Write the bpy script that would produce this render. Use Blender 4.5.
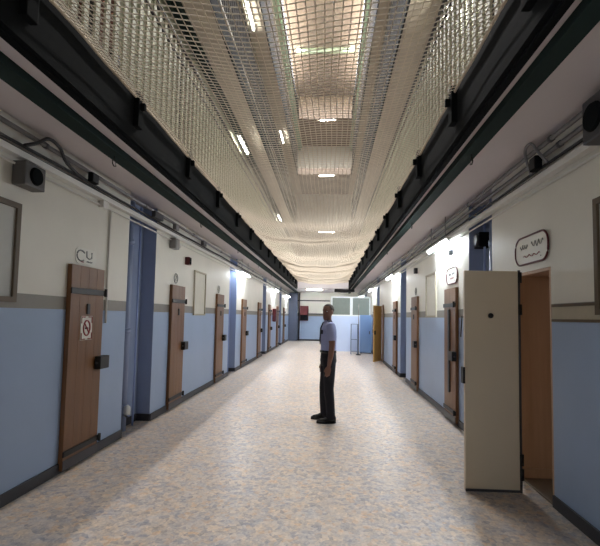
import bpy, bmesh, math, random
from math import radians as R, sin, cos, pi
from mathutils import Vector, Matrix
import numpy as np
random.seed(7)
for o in list(bpy.data.objects): bpy.data.objects.remove(o)
SC = bpy.context.scene
COL = SC.collection

# ------------------------------------------------------------------ camera, light, exposure
cam_d = bpy.data.cameras.new('camera'); cam = bpy.data.objects.new('camera', cam_d); COL.objects.link(cam)
cam.location = (0, 0, 1.57)
cam.matrix_world = Matrix.Translation((0, 0, 1.57)) @ Matrix.Rotation(R(3.9), 4, 'Z') @ Matrix.Rotation(R(93.5), 4, 'X') @ Matrix.Rotation(R(1.1), 4, 'Z')
cam_d.sensor_fit = 'HORIZONTAL'; cam_d.sensor_width = 36; cam_d.lens = 430 / 600 * 36
cam_d.shift_y = 17 / 600
cam_d.clip_start = 0.05; cam_d.clip_end = 200
SC.camera = cam
SC.view_settings.view_transform = 'Standard'; SC.view_settings.look = 'None'
SC.view_settings.gamma = 1; SC.view_settings.use_curve_mapping = False
SC.view_settings.exposure = 0.08
W = bpy.data.worlds.new('world'); SC.world = W; W.use_nodes = True
W.node_tree.nodes['Background'].inputs[0].default_value = (0.75, 0.85, 1.0, 1)
W.node_tree.nodes['Background'].inputs[1].default_value = 0.6
TUBE_LOW = 260      # fluorescent tubes of the ground floor
TUBE_UP = 90       # tubes under the upper galleries
TUBE_END = 100

# area lamps added under the solid roof, as skylights, to brighten the floor
for sx_, nm_ in ((-1.66, 'added_skylight_left'), (0.94, 'added_skylight_right')):
    ld = bpy.data.lights.new(nm_, 'AREA'); ld.shape = 'RECTANGLE'; ld.size = 0.24; ld.size_y = 14; ld.energy = 1750; ld.color = (1.0, 0.98, 0.97)
    lo = bpy.data.objects.new(nm_, ld); COL.objects.link(lo); lo.location = (sx_, 14.9, 14.15)

XL, XR = -2.60, 1.93       # corridor walls
EL, ER = -1.83, 1.12       # gallery edges
Y0, Y1 = -4.0, 28.0
YE = 24.0                  # end of the atrium opening
PER = 5.7

# ------------------------------------------------------------------ materials
def lin(c):
    return tuple(((v / 255) / 12.92 if v / 255 <= 0.04045 else ((v / 255 + 0.055) / 1.055) ** 2.4) for v in c)

MATS = {}
def mat(name, rgb, rough=0.6, metal=0.0, noise=0.12, scale=6.0, bump=0.0, emit=None, alpha=None, spec=0.5):
    if name in MATS: return MATS[name]
    m = bpy.data.materials.new(name); m.use_nodes = True
    nt = m.node_tree; b = nt.nodes['Principled BSDF']
    c = lin(rgb)
    b.inputs['Roughness'].default_value = rough; b.inputs['Metallic'].default_value = metal
    b.inputs['Specular IOR Level'].default_value = spec
    if noise > 0:
        tc = nt.nodes.new('ShaderNodeTexCoord'); nz = nt.nodes.new('ShaderNodeTexNoise')
        nz.inputs['Scale'].default_value = scale; nz.inputs['Detail'].default_value = 4
        nt.links.new(tc.outputs['Object'], nz.inputs['Vector'])
        mx = nt.nodes.new('ShaderNodeMix'); mx.data_type = 'RGBA'
        mx.inputs[6].default_value = tuple(v * (1 - noise) for v in c) + (1,)
        mx.inputs[7].default_value = tuple(min(1, v * (1 + noise)) for v in c) + (1,)
        nt.links.new(nz.outputs[0], mx.inputs[0]); nt.links.new(mx.outputs[2], b.inputs['Base Color'])
        if bump > 0:
            bp = nt.nodes.new('ShaderNodeBump'); bp.inputs['Strength'].default_value = bump; bp.inputs['Distance'].default_value = 0.01
            nt.links.new(nz.outputs[0], bp.inputs['Height']); nt.links.new(bp.outputs[0], b.inputs['Normal'])
    else:
        b.inputs['Base Color'].default_value = c + (1,)
    if emit:
        b.inputs['Emission Color'].default_value = lin(emit[0]) + (1,); b.inputs['Emission Strength'].default_value = emit[1]
    if alpha is not None:
        b.inputs['Transmission Weight'].default_value = alpha
    MATS[name] = m
    return m

def wood(name, rgb, rgb2):
    m = bpy.data.materials.new(name); m.use_nodes = True; nt = m.node_tree; b = nt.nodes['Principled BSDF']
    tc = nt.nodes.new('ShaderNodeTexCoord'); mp = nt.nodes.new('ShaderNodeMapping'); mp.inputs['Scale'].default_value = (14, 14, 0.9)
    nz = nt.nodes.new('ShaderNodeTexNoise'); nz.inputs['Scale'].default_value = 2.2; nz.inputs['Detail'].default_value = 6; nz.inputs['Distortion'].default_value = 0.6
    mx = nt.nodes.new('ShaderNodeMix'); mx.data_type = 'RGBA'
    mx.inputs[6].default_value = lin(rgb) + (1,); mx.inputs[7].default_value = lin(rgb2) + (1,)
    nt.links.new(tc.outputs['Object'], mp.inputs[0]); nt.links.new(mp.outputs[0], nz.inputs['Vector'])
    nt.links.new(nz.outputs[0], mx.inputs[0]); nt.links.new(mx.outputs[2], b.inputs['Base Color'])
    b.inputs['Roughness'].default_value = 0.45
    MATS[name] = m; return m

def wall_paint():
    m = bpy.data.materials.new('wall_paint'); m.use_nodes = True; nt = m.node_tree; b = nt.nodes['Principled BSDF']
    g = nt.nodes.new('ShaderNodeNewGeometry'); sx = nt.nodes.new('ShaderNodeSeparateXYZ'); nt.links.new(g.outputs['Position'], sx.inputs[0])
    dv = nt.nodes.new('ShaderNodeMath'); dv.operation = 'DIVIDE'; dv.inputs[1].default_value = 4.0; nt.links.new(sx.outputs[2], dv.inputs[0])
    cr = nt.nodes.new('ShaderNodeValToRGB'); cr.color_ramp.interpolation = 'CONSTANT'
    e = cr.color_ramp.elements
    e[0].position = 0; e[0].color = lin((158, 178, 208)) + (1,)
    e[1].position = 1.59 / 4; e[1].color = lin((128, 122, 112)) + (1,)
    n = e.new(1.705 / 4); n.color = lin((228, 224, 212)) + (1,)
    nt.links.new(dv.outputs[0], cr.inputs[0])
    nz = nt.nodes.new('ShaderNodeTexNoise'); nz.inputs['Scale'].default_value = 1.3; nz.inputs['Detail'].default_value = 8; nt.links.new(g.outputs['Position'], nz.inputs['Vector'])
    mr = nt.nodes.new('ShaderNodeMapRange'); mr.inputs[3].default_value = 0.86; mr.inputs[4].default_value = 1.08; nt.links.new(nz.outputs[0], mr.inputs[0])
    mx = nt.nodes.new('ShaderNodeMix'); mx.data_type = 'RGBA'; mx.blend_type = 'MULTIPLY'; mx.inputs[0].default_value = 1
    nt.links.new(cr.outputs[0], mx.inputs[6]); nt.links.new(mr.outputs[0], mx.inputs[7])
    nt.links.new(mx.outputs[2], b.inputs['Base Color']); b.inputs['Roughness'].default_value = 0.42
    bp = nt.nodes.new('ShaderNodeBump'); bp.inputs['Strength'].default_value = 0.12; bp.inputs['Distance'].default_value = 0.02
    nz2 = nt.nodes.new('ShaderNodeTexNoise'); nz2.inputs['Scale'].default_value = 7; nt.links.new(g.outputs['Position'], nz2.inputs['Vector'])
    nt.links.new(nz2.outputs[0], bp.inputs['Height']); nt.links.new(bp.outputs[0], b.inputs['Normal'])
    MATS['wall_paint'] = m; return m

def floor_mat():
    m = bpy.data.materials.new('stone_chip_floor'); m.use_nodes = True; nt = m.node_tree; b = nt.nodes['Principled BSDF']
    g = nt.nodes.new('ShaderNodeNewGeometry')
    v1 = nt.nodes.new('ShaderNodeTexVoronoi'); v1.inputs['Scale'].default_value = 25; v1.inputs['Randomness'].default_value = 1
    nt.links.new(g.outputs['Position'], v1.inputs['Vector'])
    sx = nt.nodes.new('ShaderNodeSeparateColor'); nt.links.new(v1.outputs['Color'], sx.inputs[0])
    cr = nt.nodes.new('ShaderNodeValToRGB'); cr.color_ramp.interpolation = 'CONSTANT'
    cols = [(0, (150, 150, 160)), (0.14, (205, 192, 178)), (0.38, (178, 172, 172)), (0.52, (222, 210, 196)), (0.7, (212, 180, 145)), (0.82, (190, 186, 184)), (0.93, (128, 130, 142))]
    e = cr.color_ramp.elements
    e[0].color = lin(cols[0][1]) + (1,); e[1].position = cols[1][0]; e[1].color = lin(cols[1][1]) + (1,)
    for p, c in cols[2:]:
        n = e.new(p); n.color = lin(c) + (1,)
    nt.links.new(sx.outputs[0], cr.inputs[0])
    # finer chips between
    v2 = nt.nodes.new('ShaderNodeTexVoronoi'); v2.inputs['Scale'].default_value = 60; nt.links.new(g.outputs['Position'], v2.inputs['Vector'])
    s2 = nt.nodes.new('ShaderNodeSeparateColor'); nt.links.new(v2.outputs['Color'], s2.inputs[0])
    c2 = nt.nodes.new('ShaderNodeMix'); c2.data_type = 'RGBA'; c2.inputs[6].default_value = lin((165, 160, 160)) + (1,); c2.inputs[7].default_value = lin((225, 214, 200)) + (1,)
    nt.links.new(s2.outputs[1], c2.inputs[0])
    mx = nt.nodes.new('ShaderNodeMix'); mx.data_type = 'RGBA'; mx.inputs[0].default_value = 0.5
    nt.links.new(cr.outputs[0], mx.inputs[6]); nt.links.new(c2.outputs[2], mx.inputs[7])
    nz = nt.nodes.new('ShaderNodeTexNoise'); nz.inputs['Scale'].default_value = 0.9; nz.inputs['Detail'].default_value = 5; nt.links.new(g.outputs['Position'], nz.inputs['Vector'])
    mr = nt.nodes.new('ShaderNodeMapRange'); mr.inputs[3].default_value = 0.84; mr.inputs[4].default_value = 1.1; nt.links.new(nz.outputs[0], mr.inputs[0])
    m2 = nt.nodes.new('ShaderNodeMix'); m2.data_type = 'RGBA'; m2.blend_type = 'MULTIPLY'; m2.inputs[0].default_value = 1
    nb = nt.nodes.new('ShaderNodeTexNoise'); nb.inputs['Scale'].default_value = 5.5; nb.inputs['Detail'].default_value = 5; nb.inputs['Roughness'].default_value = .7; nt.links.new(g.outputs['Position'], nb.inputs['Vector'])
    tb = nt.nodes.new('ShaderNodeValToRGB'); tb.color_ramp.elements[0].position = .36; tb.color_ramp.elements[0].color = lin((226, 229, 238)) + (1,)
    tb.color_ramp.elements[1].position = .64; tb.color_ramp.elements[1].color = lin((253, 240, 222)) + (1,); nt.links.new(nb.outputs[0], tb.inputs[0])
    m0 = nt.nodes.new('ShaderNodeMix'); m0.data_type = 'RGBA'; m0.blend_type = 'MULTIPLY'; m0.inputs[0].default_value = 1
    nt.links.new(mx.outputs[2], m0.inputs[6]); nt.links.new(tb.outputs[0], m0.inputs[7])
    nt.links.new(m0.outputs[2], m2.inputs[6]); nt.links.new(mr.outputs[0], m2.inputs[7])
    nt.links.new(m2.outputs[2], b.inputs['Base Color'])
    m3 = nt.nodes.new('ShaderNodeMapRange'); m3.inputs[3].default_value = 0.28; m3.inputs[4].default_value = 0.46; nt.links.new(nz.outputs[0], m3.inputs[0])
    nt.links.new(m3.outputs[0], b.inputs['Roughness'])
    MATS['floor'] = m; return m

wall_m = wall_paint(); floor_m = floor_mat()
blue_m = mat('blue_gloss_paint', (144, 158, 188), 0.4, noise=0.1, scale=3)
cream_m = mat('cream_paint', (214, 210, 196), 0.5)
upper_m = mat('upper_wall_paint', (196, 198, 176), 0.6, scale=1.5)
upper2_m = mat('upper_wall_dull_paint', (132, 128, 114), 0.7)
landing_m = mat('landing_plaster', (150, 132, 118), .7)
soffit2_m = mat('beige_soffit_paint', (206, 194, 178), .6)
soffit_m = mat('soffit_paint', (214, 207, 208), 0.6, noise=0.08, scale=1.2)
green_m = mat('dark_green_paint', (34, 48, 46), 0.75, scale=4, spec=.12)
black_m = mat('black_paint', (15, 18, 20), 0.85, spec=.08)
dark_m = mat('dark_rubber', (30, 28, 29), 0.6)
iron_m = mat('black_iron', (22, 20, 20), 0.45, metal=0.3)
base_m = mat('baseboard_paint', (52, 52, 58), 0.5)
white_m = mat('white_plastic', (222, 220, 214), 0.45, noise=0.04)
grey_m = mat('grey_metal', (128, 126, 126), 0.4, metal=0.4)
dgrey_m = mat('dark_grey_metal', (70, 68, 70), 0.5, metal=0.2)
brown_line_m = mat('brown_line_paint', (92, 78, 60), 0.55)
beige_m = mat('beige_paint', (178, 168, 146), 0.55)
toe_m = mat('beige_toe_board', (176, 162, 136), 0.6)
slat_m = mat('pale_green_bars', (186, 186, 160), 0.5)
pgreen_m = mat('pale_green_steel', (168, 186, 166), 0.5)
pink_m = mat('pink_plaster', (140, 128, 122), 0.7, scale=0.8)
red_m = mat('red_paint', (88, 20, 26), 0.4)
dred_m = mat('dark_red_rim', (84, 16, 26), 0.4)
doorw_m = wood('cell_door_wood', (94, 61, 30), (130, 87, 49))
yellow_w = wood('yellow_wood', (166, 124, 62), (196, 154, 88))
lining_w = wood('lining_wood', (170, 134, 104), (190, 152, 122))
leaf_m = mat('beige_steel_door', (210, 194, 168), 0.45, noise=0.05, scale=2)
lblue_m = mat('light_blue_panel', (196, 212, 240), 0.45, noise=0.06, scale=2)
mblue_m = mat('mid_blue_panel', (128, 160, 206), 0.45, noise=0.06, scale=2)
net_m = mat('net_cord', (224, 211, 192), 0.85, noise=0.0)
pane_m = mat('frosted_pane', (120, 128, 122), 0.3, noise=0.1, scale=9)
tube_low_m = mat('tube_glow_low', (255, 255, 255), noise=0, emit=((235, 246, 255), TUBE_LOW))
tube_up_m = mat('tube_glow_up', (255, 255, 255), noise=0, emit=((250, 250, 240), TUBE_UP))
tube_end_m = mat('tube_glow_end', (255, 255, 255), noise=0, emit=((255, 250, 238), TUBE_END))
ink_m = mat('grey_ink', (124, 126, 124), 0.6, noise=0)
rink_m = mat('red_ink', (150, 60, 66), 0.6, noise=0)
plate_m = mat('plate_enamel', (224, 222, 212), 0.35, noise=0.03)

# ------------------------------------------------------------------ helpers
class MB:
    def __init__(s): s.bm = bmesh.new()
    def box(s, x0, x1, y0, y1, z0, z1, bevel=0.0):
        vs = [s.bm.verts.new((x, y, z)) for x in (x0, x1) for y in (y0, y1) for z in (z0, z1)]
        fs = [s.bm.faces.new([vs[i] for i in f]) for f in ((0, 1, 3, 2), (4, 6, 7, 5), (0, 4, 5, 1), (2, 3, 7, 6), (0, 2, 6, 4), (1, 5, 7, 3))]
        if bevel > 0:
            es = list({e for f in fs for e in f.edges})
            bmesh.ops.bevel(s.bm, geom=es, offset=bevel, segments=2, affect='EDGES', profile=0.6)
        return s
    def obox(s, M, sx, sy, sz):
        vs = [s.bm.verts.new(M @ Vector((x * sx / 2, y * sy / 2, z * sz / 2))) for x in (-1, 1) for y in (-1, 1) for z in (-1, 1)]
        for f in ((0, 1, 3, 2), (4, 6, 7, 5), (0, 4, 5, 1), (2, 3, 7, 6), (0, 2, 6, 4), (1, 5, 7, 3)):
            s.bm.faces.new([vs[i] for i in f])
        return s
    def tube(s, pts, r, n=8, closed=False):
        pts = [Vector(p) for p in pts]; rings = []
        N = len(pts)
        for i, p in enumerate(pts):
            if closed: d = pts[(i + 1) % N] - pts[i - 1]
            else: d = pts[min(i + 1, N - 1)] - pts[max(i - 1, 0)]
            d.normalize()
            a = Vector((0, 0, 1)) if abs(d.z) < 0.9 else Vector((1, 0, 0))
            u = d.cross(a).normalized(); v = d.cross(u)
            rr = r[i] if isinstance(r, (list, tuple)) else r
            rings.append([s.bm.verts.new(p + (u * cos(2 * pi * k / n) + v * sin(2 * pi * k / n)) * rr) for k in range(n)])
        M = N if closed else N - 1
        for i in range(M):
            a, b = rings[i], rings[(i + 1) % N]
            for k in range(n):
                s.bm.faces.new((a[k], a[(k + 1) % n], b[(k + 1) % n], b[k]))
        if not closed:
            s.bm.faces.new(rings[0][::-1]); s.bm.faces.new(rings[-1])
        return s
    def prism(s, poly, z0, z1):
        lo = [s.bm.verts.new((x, y, z0)) for x, y in poly]; hi = [s.bm.verts.new((x, y, z1)) for x, y in poly]
        n = len(poly)
        out = []
        for i in range(n):
            out.append(s.bm.faces.new((lo[i], lo[(i + 1) % n], hi[(i + 1) % n], hi[i])))
        s.bm.faces.new(lo[::-1]); s.bm.faces.new(hi)
        return out
    def loft(s, rings):
        R_ = [[s.bm.verts.new(p) for p in r] for r in rings]; n = len(R_[0])
        for a, b in zip(R_, R_[1:]):
            for k in range(n): s.bm.faces.new((a[k], a[(k + 1) % n], b[(k + 1) % n], b[k]))
        s.bm.faces.new(R_[0][::-1]); s.bm.faces.new(R_[-1])
        return s
    def build(s, name, m, parent=None, smooth=False, loc=None, rz=0):
        bmesh.ops.recalc_face_normals(s.bm, faces=s.bm.faces)
        me = bpy.data.meshes.new(name); s.bm.to_mesh(me); s.bm.free()
        ms = m if isinstance(m, (list, tuple)) else [m]
        for q in ms: me.materials.append(q)
        if smooth:
            for p in me.polygons: p.use_smooth = True
        o = bpy.data.objects.new(name, me); COL.objects.link(o)
        if parent: o.parent = parent
        if loc: o.location = loc
        o.rotation_euler.z = rz
        return o

def tag(o, label=None, cat=None, group=None, kind=None):
    if label: o['label'] = label
    if cat: o['category'] = cat
    if group: o['group'] = group
    if kind: o['kind'] = kind
    return o
def empty(name, loc, rz=0, label=None, cat=None, group=None, kind=None):
    o = bpy.data.objects.new(name, None); COL.objects.link(o); o.location = loc; o.rotation_euler = (0, 0, rz)
    o.empty_display_size = 0.1
    return tag(o, label, cat, group, kind)
CH = {}
def copy_tree(o, parent=None):
    c = o.copy(); COL.objects.link(c)
    if parent: c.parent = parent
    for ch in [q for q in bpy.data.objects if q.parent == o]: copy_tree(ch, c)
    return c
def struct(mb, name, m, label, cat='wall', **k):
    o = mb.build(name, m, **k); return tag(o, label, cat, kind='structure')

def roundrect(w, h, r, n=5, y=0.0):
    pts = []
    for cx, cz, a0 in ((w / 2 - r, h / 2 - r, 0), (-w / 2 + r, h / 2 - r, 90), (-w / 2 + r, -h / 2 + r, 180), (w / 2 - r, -h / 2 + r, 270)):
        for k in range(n + 1):
            a = R(a0 + 90 * k / n); pts.append((cx + r * cos(a), y, cz + r * sin(a)))
    return pts

# ------------------------------------------------------------------ setting: floor, walls, slabs
struct(MB().box(XL - .7, XR + .7, Y0, Y1 + .4, -.2, 0), 'floor', floor_m, 'grey and tan stone-chip floor running down the corridor', 'floor')

def wall_mesh(name, side, recesses, doorways, label):
    X = XL if side < 0 else XR; O = X + side * .7
    def path(notches):
        p = [(X, Y0)]; tagv = []
        for y0, y1, d in sorted(notches):
            p += [(X, y0), (X + side * d, y0), (X + side * d, y1), (X, y1)]
        p += [(X, Y1), (O, Y1), (O, Y0)]
        return p
    mb = MB()
    recs = [(a, b, .21) for a, b in recesses]
    drs = [(a, b, .46) for a, b in doorways]
    for notch, z0, z1 in ((recs + drs, 0, 2.05), (recs, 2.05, 3.15)):
        for f in mb.prism(path(notch), z0, z1):
            c = f.calc_center_median()
            inside = abs(c.x - X) > .02 and abs(c.x - O) > .02
            if inside and any(a - .01 <= c.y <= b + .01 for a, b in recesses): f.material_index = 1
    return struct(mb, name, [wall_m, blue_m], label, 'wall')
REC_L = [(5.36 + PER * k, 6.24 + PER * k) for k in range(4)]
REC_R = [(5.23 + PER * k, 6.08 + PER * k) for k in range(4)]
OPEN_R = [(3.88, 4.54), (15.28, 15.82)]
wall_mesh('wall_left', -1, REC_L, [], 'left corridor wall, cream above a grey stripe and pale blue below')
wall_mesh('wall_right', 1, REC_R, OPEN_R, 'right corridor wall, cream above and pale blue below, with cell doorways')

# far and rear walls
struct(MB().box(XL - .7, XR + .7, Y1, Y1 + .4, 0, 16), 'wall_far', wall_m, 'end wall of the corridor, cream over pale blue', 'wall')
struct(MB().box(XL - .7, XR + .7, Y0 - .4, Y0, 0, 16), 'wall_back', wall_m, 'wall closing the corridor behind the viewpoint', 'wall')
# baseboards
def baseboard(side, name, recs, opens, label):
    X = XL if side < 0 else XR; mb = MB(); y = Y0
    t = .018
    for a, b in sorted(recs + opens):
        mb.box(*sorted((X, X - side * t)), y, a, 0.001, .1)
        if (a, b) in recs:
            Xi = X + side * .21
            mb.box(*sorted((Xi, Xi - side * t)), a, b, 0.001, .1)
            mb.box(*sorted((Xi - side * t, X)), b - t, b, 0.001, .1)
        y = b
    mb.box(*sorted((X, X - side * t)), y, Y1, 0.001, .1)
    struct(mb, name, base_m, label, 'baseboard')
baseboard(-1, 'baseboard_left', REC_L, [], 'dark grey skirting along the left wall')
baseboard(1, 'baseboard_right', REC_R, OPEN_R, 'dark grey skirting along the right wall')
struct(MB().box(XL + .02, XR - .02, Y1 - .018, Y1, 0.001, .1), 'baseboard_far', base_m, 'dark skirting at the foot of the end wall', 'baseboard')

LV = [3.15, 6.40, 9.65, 12.9]
nm = ['first', 'second', 'third', 'top']
for k, z in enumerate(LV):
    dx = 0.0 if k == 0 else -.08
    struct(MB().box(XL - .7, EL + dx, Y0, Y1, z, z + .35), 'ceiling_left', soffit_m if k == 0 else soffit2_m, f'underside of the {nm[k]} gallery along the left wall', 'ceiling')
    struct(MB().box(ER - dx / 2, XR + .7, Y0, Y1, z, z + .35), 'ceiling_right', soffit_m if k == 0 else soffit2_m, f'underside of the {nm[k]} gallery along the right wall', 'ceiling')
    struct(MB().box(EL + dx, ER - dx / 2, YE, Y1, z, z + (.35 if k < 3 else 1.29)), 'ceiling_far', soffit_m if k == 0 else landing_m, f'underside of the {nm[k]} landing across the far end', 'ceiling')
    if k < 3:
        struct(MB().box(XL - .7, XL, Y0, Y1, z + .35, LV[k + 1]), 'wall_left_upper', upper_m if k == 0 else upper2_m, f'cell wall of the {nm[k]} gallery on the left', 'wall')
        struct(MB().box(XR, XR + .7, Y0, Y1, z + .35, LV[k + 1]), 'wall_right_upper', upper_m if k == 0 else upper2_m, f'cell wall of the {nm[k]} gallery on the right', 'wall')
# roof with plaster vault strip between pale green girders
struct(MB().box(XL - .7, XR + .7, Y0, Y1, 14.2, 14.5), 'ceiling_roof', pink_m, 'pinkish plaster roof over the atrium', 'ceiling')
struct(MB().box(XL - .7, XL, Y0, Y1, 13.25, 14.2), 'wall_left_attic', upper_m, 'low wall under the roof on the left', 'wall')
struct(MB().box(XR, XR + .7, Y0, Y1, 13.25, 14.2), 'wall_right_attic', upper_m, 'low wall under the roof on the right', 'wall')
for y in (6, 10.5, 15, 19.5):
    struct(MB().box(-1.7, 1.0, y, y + .16, 14.0, 14.199), 'beam', pgreen_m, f'pale green cross beam under the roof, {["first", "second", "third", "fourth"][int((y - 6) / 4.5)]} from the near end', 'beam').__setitem__('group', 'roof cross beams')
for x0, x1, l in ((-2.3, -1.95, 'left'), (1.2, 1.55, 'right')):
    mb = MB(); mb.box(x0, x1, Y0 + .02, Y1 - .02, 12.78, 12.88); mb.box((x0 + x1) / 2 - .03, (x0 + x1) / 2 + .03, Y0 + .02, Y1 - .02, 12.60, 12.78)
    mb.box(x0 + .06, x1 - .06, Y0 + .02, Y1 - .02, 12.56, 12.60)
    struct(mb, 'beam', pgreen_m, f'pale green steel girder high under the roof, {l} side', 'beam')

# steel edge of the first gallery
for s, X, l in ((-1, EL, 'left'), (1, ER, 'right')):
    a, b = sorted((X - s * .001, X - s * .055))
    mb = MB(); mb.box(a, b, Y0 + .02, YE - .02, 3.12, 3.53)
    a, b = sorted((X - s * .02, X + s * .03)); 
    mb.box(a, b, Y0 + .02, YE - .02, 3.10, 3.149)
    struct(mb, 'beam', black_m, f'blackish green edge beam the net is tied to, {l} side', 'beam')
    a, b = (-2.17, -2.02) if s < 0 else (1.22, 1.34)
    mb = MB(); mb.box(a, b, Y0 + .02, Y1 - .3, 3.085, 3.149, )
    struct(mb, 'beam', green_m, f'dark green flange under the gallery soffit, {l} side', 'beam')
for k in (1, 2, 3):
    for s, X in ((-1, EL - .08), (1, ER + .04)):
        l = 'left' if s < 0 else 'right'
        a, b = sorted((X - s * .001, X - s * .03))
        struct(MB().box(a, b, Y0 + .02, YE - .02, LV[k] - .05, LV[k] + .36), 'beam', black_m, f'dark green edge beam of the {nm[k]} gallery, {l} side', 'beam')
# upper gallery corner beams + toe boards
for k in (1, 2):
    for s, X in ((-1, XL), (1, XR)):
        l = 'left' if s < 0 else 'right'
        for j, off in enumerate((.06, .17)):
            a, b = sorted((X - s * off, X - s * (off + .07)))
            o = struct(MB().box(a, b, Y0 + .02, Y1 - .02, LV[k] - .10 - .03 * j, LV[k] - .001), 'beam', green_m, f'{("outer", "inner")[j]} dark steel joist under the {nm[k]} gallery, {l} side', 'beam')
            o['group'] = f'dark joists under the {nm[k]} gallery, {l}'

# ------------------------------------------------------------------ gallery balustrades
def balustrade(side, k, X):
    l = 'left' if side < 0 else 'right'
    z = LV[k] + .35
    root = empty('gallery_balustrade', (X, 0, z), 0, f'pale barred balustrade of the {nm[k]} gallery on the {l}', 'railing')
    MB().tube([(0, Y0 + .1, 1.34), (0, YE, 1.34)], .03).build('handrail', dgrey_m if k == 0 else toe_m, root, True)
    MB().tube([(0, Y0 + .1, 1.16), (0, YE, 1.16)], .016).build('rail', dgrey_m if k == 0 else toe_m, root, True)
    MB().box(-.012, .012, Y0 + .1, YE, 0.002, .19).build('toe_board', toe_m, root)
    mb = MB(); y = .6 if k == 1 else 1.6
    while y < YE:
        mb.box(-.01, .01, y, y + (.062 if k == 0 else .115), .19, 1.33); y += .15
    g = mb.build('bar_grille', slat_m if k == 0 else mat('brown_grille', (58, 52, 46), .9, spec=.1), root); g['kind'] = 'stuff'
    mb = MB(); y = 1.2
    for q in range(12):
        p = MB().box(-.03, .03, y - .03, y + .03, 0.002, 1.36).build('post', dgrey_m, root, loc=(side * .045, 0, 0)); y += 1.98
for k in range(3):
    balustrade(-1, k, EL + (0 if k == 0 else -.08) - .03)
    balustrade(1, k, ER + (0 if k == 0 else .04) + .03)

# ------------------------------------------------------------------ safety net
def net():
    y0, y1, cell = -3.2, YE - .12, .05
    nx = int((ER - EL - .15) / cell); x0, x1 = EL + .078, ER - .078
    ny = int((y1 - y0) / cell)
    def surf(u, y):            # u in -1..1
        sag = .22 + .05 * math.sin(y * 1.05) + .025 * math.sin(y * 2.7 + 1)
        sag *= min(1, (y1 - y) / 1.2 + .3)
        z = 3.50 - sag * (1 - abs(u) ** 2.6) - .012 * math.sin(9 * u + y * .8)
        x = (x0 + x1) / 2 + u * (x1 - x0) / 2
        return x + .008 * math.sin(y * 3 + u * 5), z
    P = np.zeros((nx + 1, ny + 1, 3))
    for i in range(nx + 1):
        u = -1 + 2 * i / nx
        for j in range(ny + 1):
            y = y0 + cell * j + .04 * math.sin(u * 4 + j * .02) * (1 - abs(u))
            x, z = surf(u, y); P[i, j] = (x, y, z)
    r = .0035
    V = []; Fq = []
    base = 0
    def strand(pts, axis):
        nonlocal base
        n = len(pts)
        if axis == 'y': offs = np.array([(-r, 0, -r * .6), (r, 0, -r * .6), (0, 0, r)])
        else: offs = np.array([(0, -r, -r * .6), (0, r, -r * .6), (0, 0, r)])
        v = (pts[:, None, :] + offs[None]).reshape(-1, 3); V.append(v)
        i = np.arange(n - 1)[:, None] * 3 + base
        for a, b in ((0, 1), (1, 2), (2, 0)):
            Fq.append(np.concatenate([i + a, i + b, i + 3 + b, i + 3 + a], 1))
        base += n * 3
    for i in range(nx + 1): strand(P[i, ::2], 'y')
    for j in range(ny + 1): strand(P[:, j], 'x')
    V = np.concatenate(V); Fq = np.concatenate(Fq)
    me = bpy.data.meshes.new('safety_net'); me.vertices.add(len(V)); me.vertices.foreach_set('co', V.ravel())
    me.loops.add(Fq.size); me.loops.foreach_set('vertex_index', Fq.ravel().astype(np.int32))
    me.polygons.add(len(Fq)); me.polygons.foreach_set('loop_start', np.arange(0, Fq.size, 4, dtype=np.int32))
    me.polygons.foreach_set('loop_total', np.full(len(Fq), 4, dtype=np.int32))
    me.update(calc_edges=True); me.materials.append(net_m)
    o = bpy.data.objects.new('safety_net', me); COL.objects.link(o)
    tag(o, 'beige square-mesh safety net sagging across the opening between the galleries', 'net')
    # border rope
    for s, X in ((-1, x0), (1, x1)):
        pts = [(X - s * .0, y0 + .35 * q, 3.50 + .012 * (q % 2)) for q in range(int((y1 - y0) / .35) + 1)]
        MB().tube(pts, .012, 6).build('border_rope', net_m, o, True)
net()

# net brackets
def bracket():
    r = empty('net_bracket', (0, 0, 0))
    MB().box(-.0, .05, -.05, .05, 3.24, 3.56, .006).build('clamp_plate', black_m, r)
    MB().box(.0, .09, -.018, .018, 3.40, 3.46).build('arm', black_m, r)
    return r
ORD = 'first second third fourth fifth sixth seventh eighth ninth tenth eleventh twelfth thirteenth fourteenth fifteenth'.split()
br0 = bracket(); first = True
for s, X, l in ((-1, EL + .057, 'left'), (1, ER - .057, 'right')):
    for q in range(15):
        y = 2.26 + 1.42 * q
        o = br0 if first else copy_tree(br0); first = False
        o.location = (X, y, 0); o.rotation_euler.z = 0 if s < 0 else pi
        tag(o, f'black net clamp on the {l} edge beam, {ORD[q]} counted from the near end', 'bracket', f'net clamps on the {l} beam')

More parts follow.
